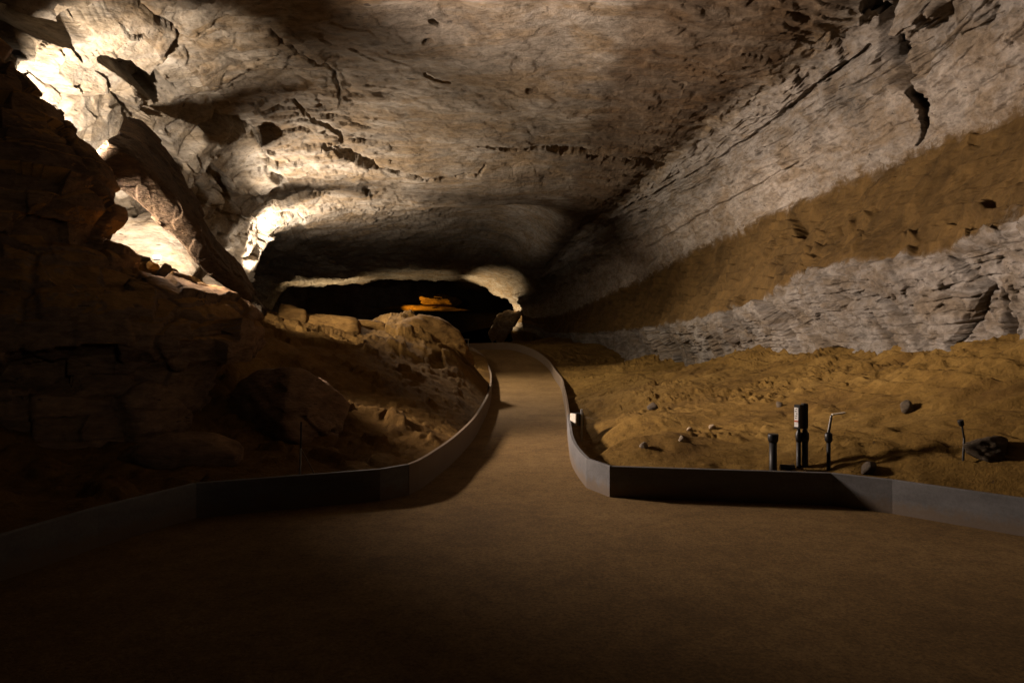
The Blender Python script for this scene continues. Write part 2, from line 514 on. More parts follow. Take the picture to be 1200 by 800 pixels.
LINES = [[(y, x, z * 1.6 if (y >= 64 and z > 3.4) else z) for (y, x, z) in L] for L in LINES]
LA, LB, LC, LD = (right_line(q) for q in 'ABCD')
LAB = [(a[0], a[1] * .45 + b[1] * .55 + .12, a[2] * .5 + b[2] * .5) for a, b in zip(LA, LB)]
LBC = [(a[0], a[1] * .5 + b[1] * .5 + .08, a[2] * .5 + b[2] * .5 - .08) for a, b in zip(LB, LC)]
LCD = [(a[0], a[1] * .5 + b[1] * .5 + .10, a[2] * .45 + b[2] * .55) for a, b in zip(LC, LD)]
LE = [(d[0], d[1] + .25, min(d[2] - .9, .2)) for d in LD]
LINES += [LA, LAB, LB, LBC, LC, LCD, LD, LE]      # 9 A, 10 AB, 11 B, 12 BC, 13 C, 14 CD, 15 D, 16 E

# rows of the mesh: even steps of 1/Y in front, coarse behind the camera and far away
Yr = np.concatenate([np.linspace(-6, 5.5, 46, endpoint=False), 1 / np.linspace(1 / 5.5, 1 / 54.0, 830), np.linspace(54.5, 85, 50)])
CTRL = []
for L in LINES:
    ky = [q[0] for q in L]
    CTRL.append(np.stack([pchip(ky, [q[1] for q in L], Yr), Yr, pchip(ky, [q[2] for q in L], Yr)], -1))
CTRL = np.array(CTRL)                             # (17, rows, 3)
SEG = [14, 50, 80, 80, 80, 90, 90, 90, 80, 100, 70, 70, 70, 70, 50, 50, 14]
su = np.concatenate([np.linspace(i, i + 1, SEG[i], endpoint=False) for i in range(16)] + [np.array([16.0])])
V = catmull(CTRL, su)                             # (cols, rows, 3)
V = np.ascontiguousarray(V.transpose(1, 0, 2))    # rows, cols
N = grid_normals(V, toward=np.stack([np.full_like(V[..., 0], -1.0), V[..., 1], np.full_like(V[..., 0], 2.8)], -1))
Ssu = np.broadcast_to(su[None, :], V.shape[:2])
Yv = np.maximum(V[..., 1], 0.5)
PX = np.where(V[..., 1] > 1, 600 + F * V[..., 0] / Yv, -9999.0)
PY = np.where(V[..., 1] > 1, HZ - F * (V[..., 2] - EYE) / Yv, -9999.0)
p = V.astype(np.float32)

def on(wt, fn):
    m = wt > 0
    out = np.zeros(wt.shape, np.float32)
    out[m] = wt[m] * fn(p[m], m)
    return out


wL = 1 - smooth(3.2, 4.2, Ssu)                     # left wall
wC = smooth(3.2, 4.2, Ssu) * (1 - smooth(8.4, 9.1, Ssu))
wU = smooth(8.4, 9.1, Ssu) * (1 - smooth(10.9, 11.1, Ssu))
wB = smooth(10.9, 11.1, Ssu) * (1 - smooth(12.9, 13.1, Ssu))
wW = smooth(12.9, 13.05, Ssu)
far = smooth(30, 44, V[..., 1])

# broad undulation everywhere
D = 0.22 * fbm(p, 0.22, 3, off=2.0)
warp_ = lambda q: fbm(q, 0.5, 3, off=5)


def shingle(f, step, k=0.10):
    """overlapping plates: each slopes gently and ends in a broken edge"""
    q = f / step
    r = q - np.floor(q)
    return step * (r - smooth(1 - k, 1.0, r)) - 0.5 * step


def ceiling_relief(q, m):
    """thin flaking beds"""
    x = q[:, 0]
    wp = warp_(q)
    left = smooth(-1.8, -5.0, x); right = smooth(1.6, 3.8, x)
    rough = 0.22 + 0.9 * left + 0.6 * right
    f0 = 0.8 * fbm(q, 0.15, 5, 0.42, sc=(0.8, 1.15, 0.3), off=9) + 0.07 * wp
    beds = shingle(f0, 0.22, 0.05)
    f1 = 0.45 * fbm(q, 0.42, 5, 0.45, sc=(0.75, 1.15, 0.4), off=21) + 0.06 * x
    flakes = shingle(f1, 0.11, 0.08)
    cv, ce = cells(q + 0.3 * np.stack([wp, wp * .7, wp], -1), 1.15, sc=(0.7, 1.3, 0.8), tilt=0.4)
    cv2, ce2 = cells(q + 0.15 * np.stack([wp, -wp, wp], -1), 2.6, sc=(0.7, 1.4, 0.8), off=3, tilt=0.5)
    return (0.10 * beds + (0.05 + 0.8 * rough) * 0.65 * flakes + (left + .6 * right) * (0.11 * (cv - 0.5) + 0.05 * (cv2 - 0.5))
            + 0.045 * rough * fbm(q, 2.6, 5, 0.6, off=3) + 0.016 * fbm(q, 5.5, 4, 0.65, sc=(0.45, 1.2, 1), off=13) + 0.10 * fbm(q, 0.7, 3, off=17))


def left_relief(q, m):
    """big broken blocks"""
    wp = warp_(q)
    lv, le = cells(q + 0.3 * np.stack([wp, wp, -wp], -1), 0.62, sc=(1, 0.8, 1.25), off=4, tilt=0.7)
    lv2, le2 = cells(q, 1.9, sc=(1, 0.8, 1.4), off=8, tilt=0.6)
    return 0.42 * (lv - 0.5) + 0.13 * (lv2 - 0.5) - 0.10 * (1 - smooth(0, 0.10, le)) + 0.06 * fbm(q, 2.6, 4, 0.55, off=31)


def upper_relief(q, m):
    """bedding lines running along the passage, slanted ribs"""
    ta = q[:, 1]; o_ = 0 * ta
    hz = q[:, 2] + 0.10 * fbm(q, 0.6, 3, off=41)
    lay = terrace(0.9 * fbm(np.stack([o_, ta * 0.12, hz], -1), 1.9, 4, 0.6, off=43), 0.11, 0.10)
    rib = fbm(np.stack([ta + 0.9 * hz, hz * 0.25, o_], -1), 2.4, 4, 0.6, off=47)
    uv, ue = cells(q, 1.4, sc=(1, 0.8, 1.5), off=15, tilt=0.6)
    up = smooth(10.6, 9.2, Ssu[m])
    return 0.62 * lay * (0.35 + 0.65 * up) + 0.075 * rib + (0.05 + 0.13 * up) * (uv - 0.5) + 0.03 * fbm(q, 4.0, 4, 0.6, off=51)


def bench_relief(q, m):
    """soft clay with slumps and rock pieces"""
    ta = q[:, 1]; o_ = 0 * ta
    bv, be = cells(q, 2.6, off=25, tilt=0.4)
    cr, cre = cells(q + 0.2 * np.stack([o_, warp_(q), warp_(q)], -1), 3.6, sc=(1, .7, 1.3), off=45, tilt=0.7)
    lz = (q[:, 2] + 0.16 * fbm(q, 0.6, 4, 0.55, off=64) - 0.02 * ta) / 0.24
    lf_ = lz - np.floor(lz)
    step_ = (lf_ - smooth(0.8, 1.0, lf_) - 0.4) * smooth(-.15, .25, fbm(q, 0.45, 3, off=68))
    return (0.13 * step_ + 0.07 * (cr - .5) * smooth(-.1, .3, fbm(q, 0.6, 3, off=69)) + 0.24 * fbm(q, 0.7, 5, 0.55, off=61) + 0.10 * (cells(q, 1.6, sc=(1, .8, 1.2), off=29, tilt=.5)[0] - .5) * smooth(-.05, .3, fbm(q, 0.4, 2, off=67)) + 0.05 * fbm(np.stack([ta, q[:, 2] * .5, o_], -1), 3.2, 4, 0.6, off=63) + 0.02 * fbm(q, 7, 3)
            + 0.14 * smooth(0.92, 0.99, bv) * smooth(0.0, 0.2, be) * smooth(0.1, 0.4, fbm(q, 0.5, 2, off=66) + .15))


def lower_relief(q, m):
    """brick-like beds with slanted joints"""
    ta = q[:, 1]
    wz = q[:, 2] / 0.15 + 1.3 * fbm(q, 0.6, 4, off=71)
    row = np.floor(wz); rf = wz - row
    ri = row.astype(np.int32)
    jx = (ta - 0.75 * q[:, 2] + 0.45 * fbm(q, 1.0, 4, off=73)) / 0.42 + _r1[(ri * 37) & 255]
    jc = np.floor(jx); jf = jx - jc
    bl = _r1[_h(ri, jc.astype(np.int32), ri * 0 + 5)]
    big_v, big_e = cells(q + np.stack([0 * ta, -0.75 * q[:, 2], 0 * ta], -1), 0.8, sc=(1, 1.0, 0.7), off=35, tilt=0.6)
    sm_v, sm_e = cells(q, 3.4, sc=(1, 0.9, 1.6), off=39, tilt=0.8)
    gap = np.minimum(np.minimum(rf, 1 - rf) * 0.15, np.minimum(jf, 1 - jf) * 0.42)
    vis = smooth(-0.15, 0.35, fbm(q, 1.1, 3, off=75))
    return (0.055 * (bl - 0.5) + 0.26 * (big_v - 0.5) + 0.055 * (sm_v - 0.5) - 0.05 * vis * (1 - smooth(0.004, 0.022, gap))
            - 0.05 * (1 - smooth(0.0, 0.05, big_e)) + 0.05 * fbm(q, 2.8, 5, 0.6, off=77))


D = D + on(wC, ceiling_relief) + on(wL, left_relief) + on(wU, upper_relief) + on(wB, bench_relief) + on(wW, lower_relief)
# --- the far arch stays smoother
D = D * (1 - 0.45 * far) + far * (0.20 * fbm(p, 0.9, 5, 0.6, off=81) + 0.08 * ridged(p, 0.7, 3, off=83))

# fissures and pockets seen in the rock
SK = np.zeros_like(D)
nz = 4.0 * fbm(p, 2.2, 3, off=91)
QX, QY = PX + nz, PY + 4.0 * fbm(p, 2.2, 3, off=95)
def carve(pts, widths, depth, regs):
    global D
    D = D - depth * band(QX, QY, pts, widths) * regs
wall_r = smooth(8.2, 8.6, Ssu) * (1 - smooth(11.0, 11.3, Ssu))
wall_l = 1 - smooth(4.6, 5.0, Ssu)
ceil_ = smooth(2.6, 3.0, Ssu) * (1 - smooth(9.2, 9.6, Ssu))
carve([(1018, 6), (1030, 22), (1046, 40)], [8, 13, 8], 0.5, wall_r)
carve([(1030, 40), (1045, 62), (1066, 98)], [11, 10, 6], 0.42, wall_r)
crack = band(QX, QY, [(1048, 4), (1055, 34), (1060, 66), (1068, 95), (1086, 125), (1088, 145), (1083, 158), (1076, 168)], [6, 8, 8, 7, 5.2, 4.2, 2.8, 1.2]) * wall_r
SK = SK + crack + 0.35 * band(QX, QY, [(1016, 10), (1030, 26), (1040, 42), (1048, 70)], [7, 12, 10, 6]) * wall_r
D = D - 0.5 * crack
D = D + 0.28 * band(QX, QY, [(1062, 12), (1100, 4)], [15, 13]) * wall_r
carve([(735, 240), (812, 205), (868, 170), (908, 140), (960, 98), (1015, 60)], [1.5, 2.6, 2.2, 3.0, 2.0, 2.5], 0.16, wall_r)
carve([(760, 290), (830, 248), (880, 222), (935, 190)], [1.2, 1.8, 1.5, 1.2], 0.10, wall_r)
carve([(108, 52), (135, 66), (165, 88), (188, 108), (193, 124)], [8, 13, 15, 13, 7], 0.75, wall_l)
carve([(0, 12), (35, 26), (60, 30), (86, 24)], [10, 12, 11, 9], 0.70, wall_l)
carve([(30, 78), (40, 98), (52, 106)], [5, 7, 4], 0.45, wall_l)
carve([(178, 160), (196, 172), (206, 190)], [6, 9, 6], 0.5, wall_l)
carve([(246, 196), (262, 214), (268, 230)], [5, 7, 5], 0.5, wall_l)
carve([(318, 36), (345, 62), (390, 86), (399, 112), (398, 132)], [1.6, 1.6, 2.2, 2.0, 1.0], 0.16, ceil_)
carve([(345, 120), (368, 142), (390, 152), (402, 166)], [1.6, 2.4, 2.6, 1.0], 0.18, ceil_)
carve([(378, 170), (404, 182), (436, 194), (470, 202), (494, 207)], [2.4, 3.4, 2.6, 3.2, 1.0], 0.30, ceil_)
carve([(388, 168), (420, 184), (452, 198), (476, 202)], [1.4, 2.2, 1.4, .8], 0.2, ceil_)
carve([(500, 208), (560, 206), (568, 196)], [.8, 1.2, .8], 0.12, ceil_)
carve([(560, 172), (620, 178), (690, 182), (740, 178)], [.8, 1.8, 2.4, 1.8], 0.22, ceil_)
carve([(690, 188), (750, 192), (790, 196)], [1.2, 2.4, 2.0], 0.2, ceil_)
carve([(505, 28), (514, 32)], [2.6, 2.2], 0.2, ceil_); carve([(497, 50), (506, 47)], [2.2, 1.6], 0.2, ceil_)
carve([(617, 106), (628, 104)], [1.8, 2.2], 0.12, ceil_)
carve([(498, 88), (520, 96), (528, 98)], [1.0, 1.6, .8], 0.12, ceil_)
low_w = smooth(12.8, 13.0, Ssu)
carve([(972, 411), (988, 413)], [5, 5], 0.4, low_w)
carve([(858, 428), (872, 432)], [4, 5], 0.35, low_w)
carve([(1030, 362), (1045, 392), (1052, 412)], [2.5, 4, 5], 0.18, low_w)
carve([(1160, 350), (1170, 385), (1172, 405)], [4, 9, 8], 0.30, low_w)
carve([(932, 258), (938, 274)], [6, 5], 0.3, wB)

V2 = V + N * D[..., None] + SK[..., None] * np.array([0.75, 1.3, 0.1])
clay = smooth(10.62, 11.45, Ssu) * (1 - smooth(12.70, 13.12, Ssu))
clay = np.maximum(clay, smooth(14.85, 15.05, Ssu))
clay = clay * (1 - 0.45 * smooth(1080, 1180, PX) * smooth(210, 260, PY) * (1 - smooth(12.98, 13.0, Ssu) * 0))

i4 = int(np.searchsorted(su, 3.5)); i9 = int(np.searchsorted(su, 8.9))
struct(grid_mesh("cave_ceiling", V2[:, i4:i9 + 1], M_CEIL, {"brown_shade": (smooth(1.2, 2.6, V[..., 0]) * smooth(6.5, 9.5, V[..., 1]) * (1 - smooth(8.3, 8.8, Ssu)))[:, i4:i9 + 1]}))
struct(grid_mesh("cave_wall_left", V2[:, :i4 + 1], M_LEFT, {"clay": clay[:, :i4 + 1] * 0}))
struct(grid_mesh("cave_wall_right", V2[:, i9:], M_WALL, {"clay": clay[:, i9:], "pale": (smooth(9.4, 10.4, Ssu) * (1 - smooth(11.2, 11.5, Ssu)))[:, i9:]}))
# rock that closes the passage at both ends
for nm, row_, sgn in (("cave_wall_back", 0, -1), ("cave_wall_end", -1, 1)):
    ring = V2[row_]
    c0 = np.array([-1.0, ring[:, 1].mean() + sgn * 1.5, 2.0])
    R = np.stack([ring + (c0 - ring) * t for t in np.linspace(0, 1, 14)], 0)
    R[1:-1, :, 1] += sgn * 0.5 * fbm(R[1:-1].astype(np.float32), 0.6, 4)
    struct(grid_mesh(nm, R, M_DARK, {"clay": np.zeros(R.shape[:2])}))
del V, N, D, p

# ------------------------------------------------------------------ ground and the rising path
LK = [(-3.45, 1.0, 0), (-3.38, 3.2, 0), (-3.25, 4.70, 0), (-3.04, 5.44, 0), (-2.68, 6.28, 0), (-1.23, 6.90, 0), (-0.99, 7.15, 0), (-.82, 7.94, 0), (-.66, 9.24, 0),
      (-.52, 11.4, 0), (-.46, 15.0, 0), (-.56, 20.5, .02), (-.79, 24.5, .17), (-1.07, 26.5, .38), (-1.5, 28.0, .58), (-2.4, 29.6, .70), (-4.2, 31.0, .55)]
RK = [(5.3, 1.0, 0), (5.1, 3.2, 0), (4.55, 5.0, 0), (3.95, 5.72, 0), (3.30, 6.42, 0), (2.90, 6.72, 0), (.93, 7.05, 0), (.75, 7.46, 0), (.70, 8.5, 0),
      (.78, 10.3, 0), (.90, 12.2, 0), (1.12, 16.1, 0), (1.30, 20.5, .02), (1.27, 24.5, .17), (.98, 26.7, .45), (.49, 28.3, .66), (-.1, 29.8, .78), (-1.4, 31.3, .78), (-3.6, 32.8, .6)]
RISE = lambda y: pchip([-6, 18, 22, 24.5, 26.6, 28.2, 30, 33, 50], [0, 0, .04, .17, .42, .62, .74, .60, 0.0], y)

g = np.zeros((160, 160, 3))
gx, gy = np.meshgrid(np.linspace(-20, 16, 160), np.linspace(-7, 86, 160), indexing='ij')
gp = np.stack([gx, gy, 0 * gx], -1)
gp[..., 2] = -0.004 + np.where(gy > 33, -0.3, 0) * smooth(33, 40, gy)
gp[..., 2] += np.where((gy > 33), 0.25 * fbm(gp.astype(np.float32), 0.5, 4), 0)
struct(grid_mesh("ground", gp, M_PATH))


def resample(K, n):
    K = np.array(K); s = np.concatenate([[0], np.cumsum(np.linalg.norm(np.diff(K[:, :2], axis=0), axis=1))])
    t = np.linspace(0, s[-1], n)
    return np.stack([pchip(s, K[:, i], t) for i in range(3)], -1)


# path surface between the walls, Y 6.9 and beyond
lp = resample(LK[5:], 220); rp = resample(RK[6:], 220)
tt = np.linspace(0, 1, 40)[None, :, None]
Vp = lp[:, None, :] * (1 - tt) + rp[:, None, :] * tt
Vp[..., 2] = RISE(Vp[..., 1]) + 0.004 + 0.012 * fbm(Vp.astype(np.float32), 1.5, 3)
Vp[..., 2] = np.maximum(Vp[..., 2], -0.001)
near = smooth(7.0, 8.2, Vp[..., 1])
Vp[..., 2] = Vp[..., 2] * near - 0.0055 * (1 - near)
struct(grid_mesh("path", Vp, M_PATH, flip=True))


# ------------------------------------------------------------------ thin-plate terrain
def tps(pts):
    A = np.array(pts, float); n = len(A)
    d = np.hypot(A[:, None, 0] - A[None, :, 0], A[:, None, 1] - A[None, :, 1])
    K = np.where(d > 0, d * d * np.log(d + 1e-12), 0) + 0.02 * np.eye(n)
    Q = np.concatenate([np.ones((n, 1)), A[:, :2]], 1)
    M = np.block([[K, Q], [Q.T, np.zeros((3, 3))]])
    c = np.linalg.solve(M, np.concatenate([A[:, 2], [0, 0, 0]]))

    def f(x, y):
        o = c[n] + c[n + 1] * x + c[n + 2] * y
        for i in range(n):
            r2 = (x - A[i, 0]) ** 2 + (y - A[i, 1]) ** 2
            o = o + c[i] * 0.5 * r2 * np.log(r2 + 1e-12)
        return o
    return f


def between(Ka, Kb, rows, cols, gamma=1.0):
    a = resample(Ka, rows); b = resample(Kb, rows)
    t = (np.linspace(0, 1, cols) ** gamma)[None, :, None]
    return a[:, None, :] * (1 - t) + b[:, None, :] * t


# right clay bank
rp3 = lambda px, py, Y: tuple(P(px, py, Y))
clay_pts = [rp3(800, 505, 9.6), rp3(800, 470, 12), rp3(800, 445, 16), rp3(805, 436, 20.5), rp3(1000, 540, 7.2), rp3(1000, 500, 8.3), rp3(1000, 460, 9.9), rp3(1000, 424, 11.8),
            rp3(1200, 545, 6.2), rp3(1200, 480, 7.0), rp3(1200, 415, 8.1), rp3(900, 540, 7.6), rp3(900, 490, 9.6), rp3(900, 450, 12.2), rp3(895, 433, 14.5),
            rp3(722, 520, 8.9), rp3(722, 500, 10.2), rp3(725, 462, 14), rp3(730, 442, 19), rp3(720, 428, 27), rp3(690, 412, 29), rp3(655, 405, 31),
            (1.05, 7.4, .0), (1.0, 9.0, -.02), (1.12, 11, -.02), (1.22, 9.2, -.02), (1.24, 10.4, -.02), (1.42, 13.5, -.01), (1.2, 14, .0), (1.5, 18, .02), (1.65, 22, .12), (1.6, 25, .3), (1.3, 27.5, .6), (.6, 29.6, .8), (-.8, 32, .8),
            (2.0, 7.2, .06), (3.0, 7.1, .16), (4.2, 5.9, .22), (5.4, 3.0, .3), (6.0, 5.0, .9), (6.4, 3.0, .9), (6.4, 10, 1.6), (5.8, 16, 1.3), (5, 24, .8), (3.2, 33, .9), (6.0, 0, .8), (5.5, .5, .25)]
cf = tps(clay_pts)
inner = [(x + ox, y + oy, z) for (x, y, z), (ox, oy) in zip(RK, [(.03, 0), (.03, 0), (.03, .03), (.03, .03), (.03, .03), (.03, .04), (.06, .04)] + [(.05, 0)] * 9 + [(.04, .05)] * 3)]
outer = [(6.9, 0.6, 0), (6.9, 2.5, 0), (6.9, 4, 0), (6.9, 5.5, 0), (6.9, 7, 0), (6.8, 9, 0), (6.7, 11, 0), (6.5, 13, 0), (6.2, 15, 0), (5.9, 18, 0), (5.4, 21, 0), (5.0, 24, 0), (4.4, 28, 0), (3.6, 33, 0), (2.2, 39, 0), (0, 40, 0)]
G = between(inner, outer, 620, 420, 1.15)
G[..., 2] = cf(G[..., 0], G[..., 1])
g32 = G.astype(np.float32)
G[..., 2] = np.maximum(G[..., 2], -0.02)
edge_t = np.linspace(0, 1, 420)[None, :]
amp = smooth(0.0, 0.10, edge_t)
rill = fbm(np.stack([g32[..., 1] * 1.0 + g32[..., 0] * .5, g32[..., 2] * 0.6, 0 * g32[..., 0]], -1), 2.6, 4, 0.6, off=5)
steep = smooth(0.45, 0.95, G[..., 2])
slump = terrace(0.5 * fbm(g32, 0.45, 4, 0.5, off=14), 0.13, 0.16)
G[..., 2] += amp * (0.10 * fbm(g32, 0.6, 3, 0.5, off=3) + 0.25 * slump + 0.20 * smooth(0.55, 1.05, G[..., 2]) * rill + 0.025 * ridged(g32, 1.1, 3, off=4) + 0.034 * fbm(g32, 3.5, 5, 0.62, off=7))
bv, be = cells(g32, 3.4, off=3.3)
G[..., 2] += amp * 0.03 * smooth(0.95, 0.99, bv) * smooth(0.02, 0.25, be)
gv, ge = cells(g32, 7.0, off=8.3, tilt=.6)
gm = smooth(0.0, 0.35, fbm(g32, 0.55, 4, 0.6, off=19))
G[..., 2] += amp * gm * 0.05 * smooth(0.55, 0.98, gv) * smooth(0.0, 0.22, ge)
lz = (G[..., 2] + 0.10 * fbm(g32, 0.7, 4, 0.55, off=23)) / 0.16
G[..., 2] += amp * 0.075 * ((lz - np.floor(lz)) - smooth(0.78, 1.0, lz - np.floor(lz)) - 0.4) * smooth(0.25, 0.5, G[..., 2]) * smooth(-.2, .25, fbm(g32, 0.5, 3, off=27))
struct(grid_mesh("clay_bank", G, M_CLAY, flip=True))
G_CLAY = G.copy()

# left rubble slope
left_pts = [(-1.3, 7.15, .10), (-1.05, 8.2, .10), (-.86, 10, .12), (-.75, 13, .14), (-.72, 18, .2), (-.85, 21, .2), (-.95, 23, .32), (-1.4, 27, .70), (-2.3, 29.5, .8),
            rp3(480, 379, 16), rp3(515, 390, 17), rp3(532, 398, 18), (-1.0, 20, .32), (-1.05, 22, .38), (-1.25, 24.5, .55), rp3(520, 462, 13), rp3(525, 430, 15), rp3(480, 430, 14), rp3(480, 485, 11), rp3(478, 525, 8.8),
            rp3(440, 386, 15.5), rp3(385, 378, 15), rp3(400, 420, 12.5), rp3(420, 480, 10), rp3(400, 542, 7.7), rp3(340, 382, 14), rp3(300, 376, 13), rp3(300, 450, 10.5),
            (-2.2, 19, .9), (-4, 18, .9), (-2.5, 24, .3), (-6, 24, .4), (-7, 20, 1.6), (-3.3, 7.4, .3), (-4.5, 7.6, .5), (-5, 6, .5),
            rp3(200, 322, 11.2), rp3(160, 316, 10.4), rp3(250, 352, 12.2), rp3(290, 366, 13), (-5.66, 11.8, 2.25), (-6.3, 13, 2.05), (-6.6, 14.2, 2.0), (-7.6, 12.2, 2.2), (-7.5, 15.5, 2.2), (-6.4, 17, 2.0), (-8, 24, 1.8), (-9, 27, 1.6), (-8, 11, 2.6),
            (-4, 4.5, .4), (-5, 2, .6), (-7, 6, 1.2), (-4, 31, .5), (-9, 33, .3), (-6.5, 9.5, 2.4), (-5.6, 9.6, 2.3)]
lf = tps(left_pts)
li = [(x - .05, y + .04, z) for (x, y, z) in LK]
lo = [(-8.5, 0.5, 0), (-8.7, 3, 0), (-8.8, 5, 0), (-9, 7, 0), (-9.2, 9, 0), (-9.3, 11, 0), (-9.6, 13, 0), (-9.9, 15, 0), (-10, 17, 0), (-10, 20, 0), (-10.2, 23, 0), (-10.6, 26, 0), (-12, 30, 0), (-12, 34, 0), (-9, 36, 0), (-7, 35, 0)]
G = between(li, lo, 620, 460, 1.0)
G[..., 2] = np.maximum(lf(G[..., 0], G[..., 1]), -0.02)
g32 = G.astype(np.float32)
amp = smooth(0.0, 0.06, np.linspace(0, 1, 460)[None, :])
cv, ce = cells(g32, 1.3, off=2.1, tilt=0.5)
G[..., 2] += amp * (0.14 * fbm(g32, 0.9, 5, 0.55, off=6) + 0.16 * (cv - .5) * smooth(0.2, 1.2, G[..., 2]) + 0.03 * fbm(g32, 4, 4, 0.6, off=8))
bv, be = cells(g32, 3.0, off=9.3)
G[..., 2] += amp * 0.09 * smooth(0.80, 0.96, bv) * smooth(0.02, 0.2, be)
bv, be = cells(g32, 6.5, off=5.3, tilt=.5)
G[..., 2] += amp * 0.045 * smooth(0.6, 0.95, bv) * smooth(0.02, 0.2, be) * 0.6
struct(grid_mesh("rubble_slope", G, M_RUBBLE))


def lying(G, px, py, sink=0.0):
    """the point of a terrain grid that a photo pixel falls on"""
    q = G.reshape(-1, 3); q = q[q[:, 1] > 2]
    d = np.hypot(600 + F * q[:, 0] / q[:, 1] - px, HZ - F * (q[:, 2] - EYE) / q[:, 1] - py)
    near = q[d < max(3.0, d.min() + 0.5)]
    b = near[np.argmin(near[:, 1])]
    return np.array([b[0], b[1], b[2] - sink])


# ------------------------------------------------------------------ rocks
def rock_mesh(seed, size, planes=16, sub=5, noise=0.05, flat=1.0, freq=2.2, soft=32.0):
    r = np.random.RandomState(seed)
    import bmesh
    bm = bmesh.new()
    bmesh.ops.create_icosphere(bm, subdivisions=sub, radius=1)
    me = bpy.data.meshes.new("rock")
    bm.to_mesh(me); bm.free()
    n = len(me.vertices)
    co = np.zeros(n * 3, np.float32); me.vertices.foreach_get("co", co); co = co.reshape(-1, 3)
    pn = r.normal(size=(planes, 3)); pn /= np.linalg.norm(pn, axis=1)[:, None]
    pd = r.uniform(0.62, 0.95, planes)
    t = (co @ pn.T) / pd                       # planes' inverse distance along each ray
    inv = np.log(np.exp(soft * np.clip(t, 0, 3)).sum(1) + math.exp(soft / 1.3)) / soft
    co = co / inv[:, None]
    nrm = co / np.linalg.norm(co, axis=1)[:, None]
    q = co + seed * 3.7
    cvv, cee = cells(q, 2.3, tilt=0.6)
    lay = _r1[_h(np.floor(q[:, 2] * 7 + 0.8 * fbm(q, 1.5, 3)).astype(np.int32), np.zeros(n, np.int32), np.zeros(n, np.int32) + seed)]
    d = noise * (fbm(q, freq, 5, 0.58) + 0.6 * terrace(fbm(q, freq * .8, 3, off=4), 0.25, 0.1) + 1.1 * (cvv - .5) + 0.5 * (lay - .5))
    co = co + nrm * d[:, None]
    co = co * (np.array(size) / 2)
    me.vertices.foreach_set("co", co.reshape(-1).astype(np.float32))
    me.polygons.foreach_set("use_smooth", np.ones(len(me.polygons), bool))
    me.update()
    return me


def rock(name, px, py, Y, size, rot, mat, seed, label, cat="rock", group=None, **kw):
    me = rock_mesh(seed, size, **kw)
    o = link(name, me, mat)
    o.location = Vector(P(px, py, Y))
    o.rotation_euler = Euler([math.radians(a) for a in rot])
    return tag(o, label, cat, group)


# the dark outcrop at the left: a stack of horizontal outlines
SIL = [(30, -40), (48, -14), (60, 3), (90, 28), (125, 52), (150, 66), (165, 77), (190, 98), (215, 108), (236, 118), (246, 123), (258, 112), (272, 103), (286, 100),
       (294, 122), (302, 138), (314, 158), (324, 178), (334, 214), (346, 250), (358, 274), (372, 292), (390, 296), (412, 288), (424, 282), (430, 262), (445, 246), (480, 246), (520, 252), (560, 258), (600, 262)]
YC, XC, RB = 9.0, -7.6, 1.9
rows = 420
sil = np.array(SIL, float)
yy = np.linspace(30, 600, rows)
xr = np.interp(yy, sil[:, 0], sil[:, 1])
ang = np.linspace(0, 2 * math.pi, 620, endpoint=False)
ca, sa = np.cos(ang), np.sin(ang)
e = 0.72
ex, ey = np.sign(ca) * np.abs(ca) ** e, np.sign(sa) * np.abs(sa) ** e
zc = EYE - (yy - HZ) / F * YC
aa = (xr - 600) / F * YC - XC
bb = pchip([-1, 0.9, 1.15, 1.45, 2.3, 3.2, 5.4], [2.15, 1.95, 1.35, 1.9, 1.25, 1.05, .7], zc)
Vc = np.stack([XC + aa[:, None] * ex[None, :], YC + bb[:, None] * ey[None, :], np.repeat(zc[:, None], len(ang), 1)], -1)
Nc = grid_normals(Vc)
Nc *= np.sign(np.sum(Nc * (Vc - np.array([XC, YC, 1.5])), axis=2))[..., None]
q = Vc.astype(np.float32)
wz = q[..., 2] / 0.24 + 0.6 * fbm(q, 0.7, 3, off=2)
rw = np.floor(wz).astype(np.int32)
jx = (q[..., 0] + 0.7 * q[..., 1] + 0.2 * fbm(q, 1.5, 2)) / 0.62 + _r1[(rw * 91) & 255]
jc = np.floor(jx).astype(np.int32)
blk = _r1[_h(rw, jc, rw * 0 + 9)]
cv, ce = cells(q, 1.0, off=6, tilt=0.7)
face = smooth(0.6, 0.2, (np.abs(ex))[None, :] * np.ones((rows, 1)))
Dc = 0.06 * fbm(q, 2.2, 5, 0.6, off=5) + (0.11 + 0.16 * smooth(0.95, 1.3, q[..., 2])) * (blk - 0.5) + (0.10 + 0.12 * smooth(1.2, .6, q[..., 2])) * (cv - 0.5) - 0.04 * (1 - smooth(0, .08, ce))
Vc = Vc + Nc * Dc[..., None]
top = np.repeat(np.array([[[XC, YC, zc[0] + .05]]]), len(ang), 1)
Vc = np.concatenate([top, Vc], 0)
up_ = grid_normals(Vc)[..., 2]; up_ = np.abs(up_) * smooth(1.2, 1.6, Vc[..., 2])
o = grid_mesh("rock_outcrop", Vc, M_CRAG, {"clay": smooth(.45, .8, up_)}, wrap=True, flip=True)
tag(o, "tall dark brown layered rock outcrop with an overhanging nose filling the left foreground", "rock outcrop")

